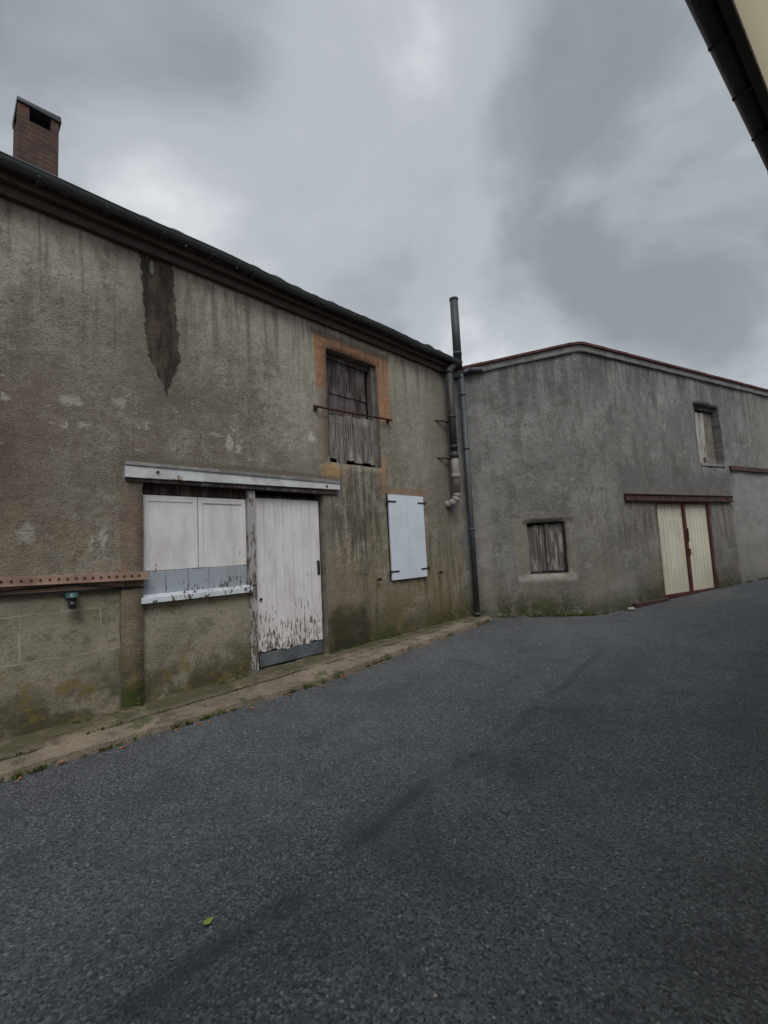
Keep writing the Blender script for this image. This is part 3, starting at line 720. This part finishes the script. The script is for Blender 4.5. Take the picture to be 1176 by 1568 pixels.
Q=FB@Vector((.65,-.15,0)); b.ball((Q.x,Q.y,h(Q.x,Q.y)+.03),.06,mStone,1.4,.8,.6,6)
b.obj('pebbles')

# ------------------------------------------------------------------ world, sun, camera
w=bpy.data.worlds.new('World'); scn.world=w; w.use_nodes=True; nt=w.node_tree
bg=nt.nodes['Background']; L=nt.links.new
sun_el,sun_az=math.radians(52),math.radians(168)
sky=nt.nodes.new('ShaderNodeTexSky'); sky.sky_type='NISHITA'; sky.sun_disc=False; sky.sun_elevation=sun_el; sky.sun_rotation=sun_az
def N(t,ins={},**pr):
    n=nt.nodes.new(t)
    for k,v in pr.items(): setattr(n,k,v)
    for k,v in ins.items():
        if isinstance(v,S): L(v,n.inputs[k])
        else: n.inputs[k].default_value=v
    return n
tc=nt.nodes.new('ShaderNodeTexCoord').outputs['Generated']
sp=N('ShaderNodeSeparateXYZ',{0:tc}); z=sp.outputs[2]
den=N('ShaderNodeMath',{0:N('ShaderNodeMath',{0:z,1:0.},operation='MAXIMUM').outputs[0],1:.7},operation='ADD').outputs[0]
inv=N('ShaderNodeMath',{0:1.,1:den},operation='DIVIDE').outputs[0]
v=N('ShaderNodeVectorMath',{0:tc,'Scale':inv},operation='SCALE').outputs[0]
v=N('ShaderNodeVectorMath',{0:v,1:(3.1,1.7,.4)},operation='ADD').outputs[0]
n1=N('ShaderNodeTexNoise',{'Vector':v,'Scale':3.0,'Detail':5.,'Roughness':.52,'Distortion':.3}).outputs[0]
n2=N('ShaderNodeTexNoise',{'Vector':v,'Scale':.9,'Detail':1.,'Roughness':.5}).outputs[0]
nn=N('ShaderNodeMath',{0:n1,1:.6,2:N('ShaderNodeMath',{0:n2,1:.4},operation='MULTIPLY').outputs[0]},operation='MULTIPLY_ADD').outputs[0]
def lobe(nn,az,el,rad,amt):
    a,e=math.radians(az),math.radians(el); d=(math.sin(a)*math.cos(e),math.cos(a)*math.cos(e),math.sin(e))
    dt=N('ShaderNodeVectorMath',{0:tc,1:d},operation='DOT_PRODUCT').outputs['Value']
    m=N('ShaderNodeMapRange',{0:dt,1:math.cos(math.radians(rad)),2:1.,3:0.,4:amt},interpolation_type='SMOOTHSTEP').outputs[0]
    return N('ShaderNodeMath',{0:nn,1:m},operation='ADD').outputs[0]
for l in ((-28,32,20,.09),(16,20,14,.12),(4,45,16,.07),(-14,47,14,-.04),(34,34,22,-.09),(-38,50,20,-.08),(22,30,9,-.05),(20,50,16,-.05)): nn=lobe(nn,*l)
rp=nt.nodes.new('ShaderNodeValToRGB'); L(nn,rp.inputs[0]); cr=rp.color_ramp; cr.interpolation='EASE'
cr.elements[0].position=.34; cr.elements[0].color=(.29,.32,.35,1)
cr.elements[1].position=.66; cr.elements[1].color=(.84,.88,.90,1)
e=cr.elements.new(.5); e.color=(.49,.525,.56,1)
zb=N('ShaderNodeMapRange',{0:z,1:.83,2:.97,3:10.,4:36.}).outputs[0]
cl=N('ShaderNodeVectorMath',{0:rp.outputs[0],'Scale':zb},operation='SCALE').outputs[0]
mx=N('ShaderNodeMix',{0:.93,6:sky.outputs[0],7:cl},data_type='RGBA').outputs[2]
L(mx,bg.inputs[0]); bg.inputs[1].default_value=.1
sl=bpy.data.lights.new('sun','SUN'); sl.energy=1.5; sl.angle=math.radians(30); sl.color=(1,.975,.94)
so=bpy.data.objects.new('sun',sl); scn.collection.objects.link(so)
D=Vector((math.sin(sun_az)*math.cos(sun_el),math.cos(sun_az)*math.cos(sun_el),math.sin(sun_el)))
so.rotation_mode='QUATERNION'; so.rotation_quaternion=D.to_track_quat('Z','Y'); so.location=D*20

cam=bpy.data.cameras.new('camera'); cam.sensor_width=36; cam.lens=680/1568*36; cam.clip_end=2000; cam.clip_start=.02
co=bpy.data.objects.new('camera',cam); scn.collection.objects.link(co)
co.matrix_world=Matrix.Translation((0,0,1.6))@Matrix.Rotation(math.radians(94.9),4,'X')@Matrix.Rotation(math.radians(-2.86),4,'Z')
scn.camera=co
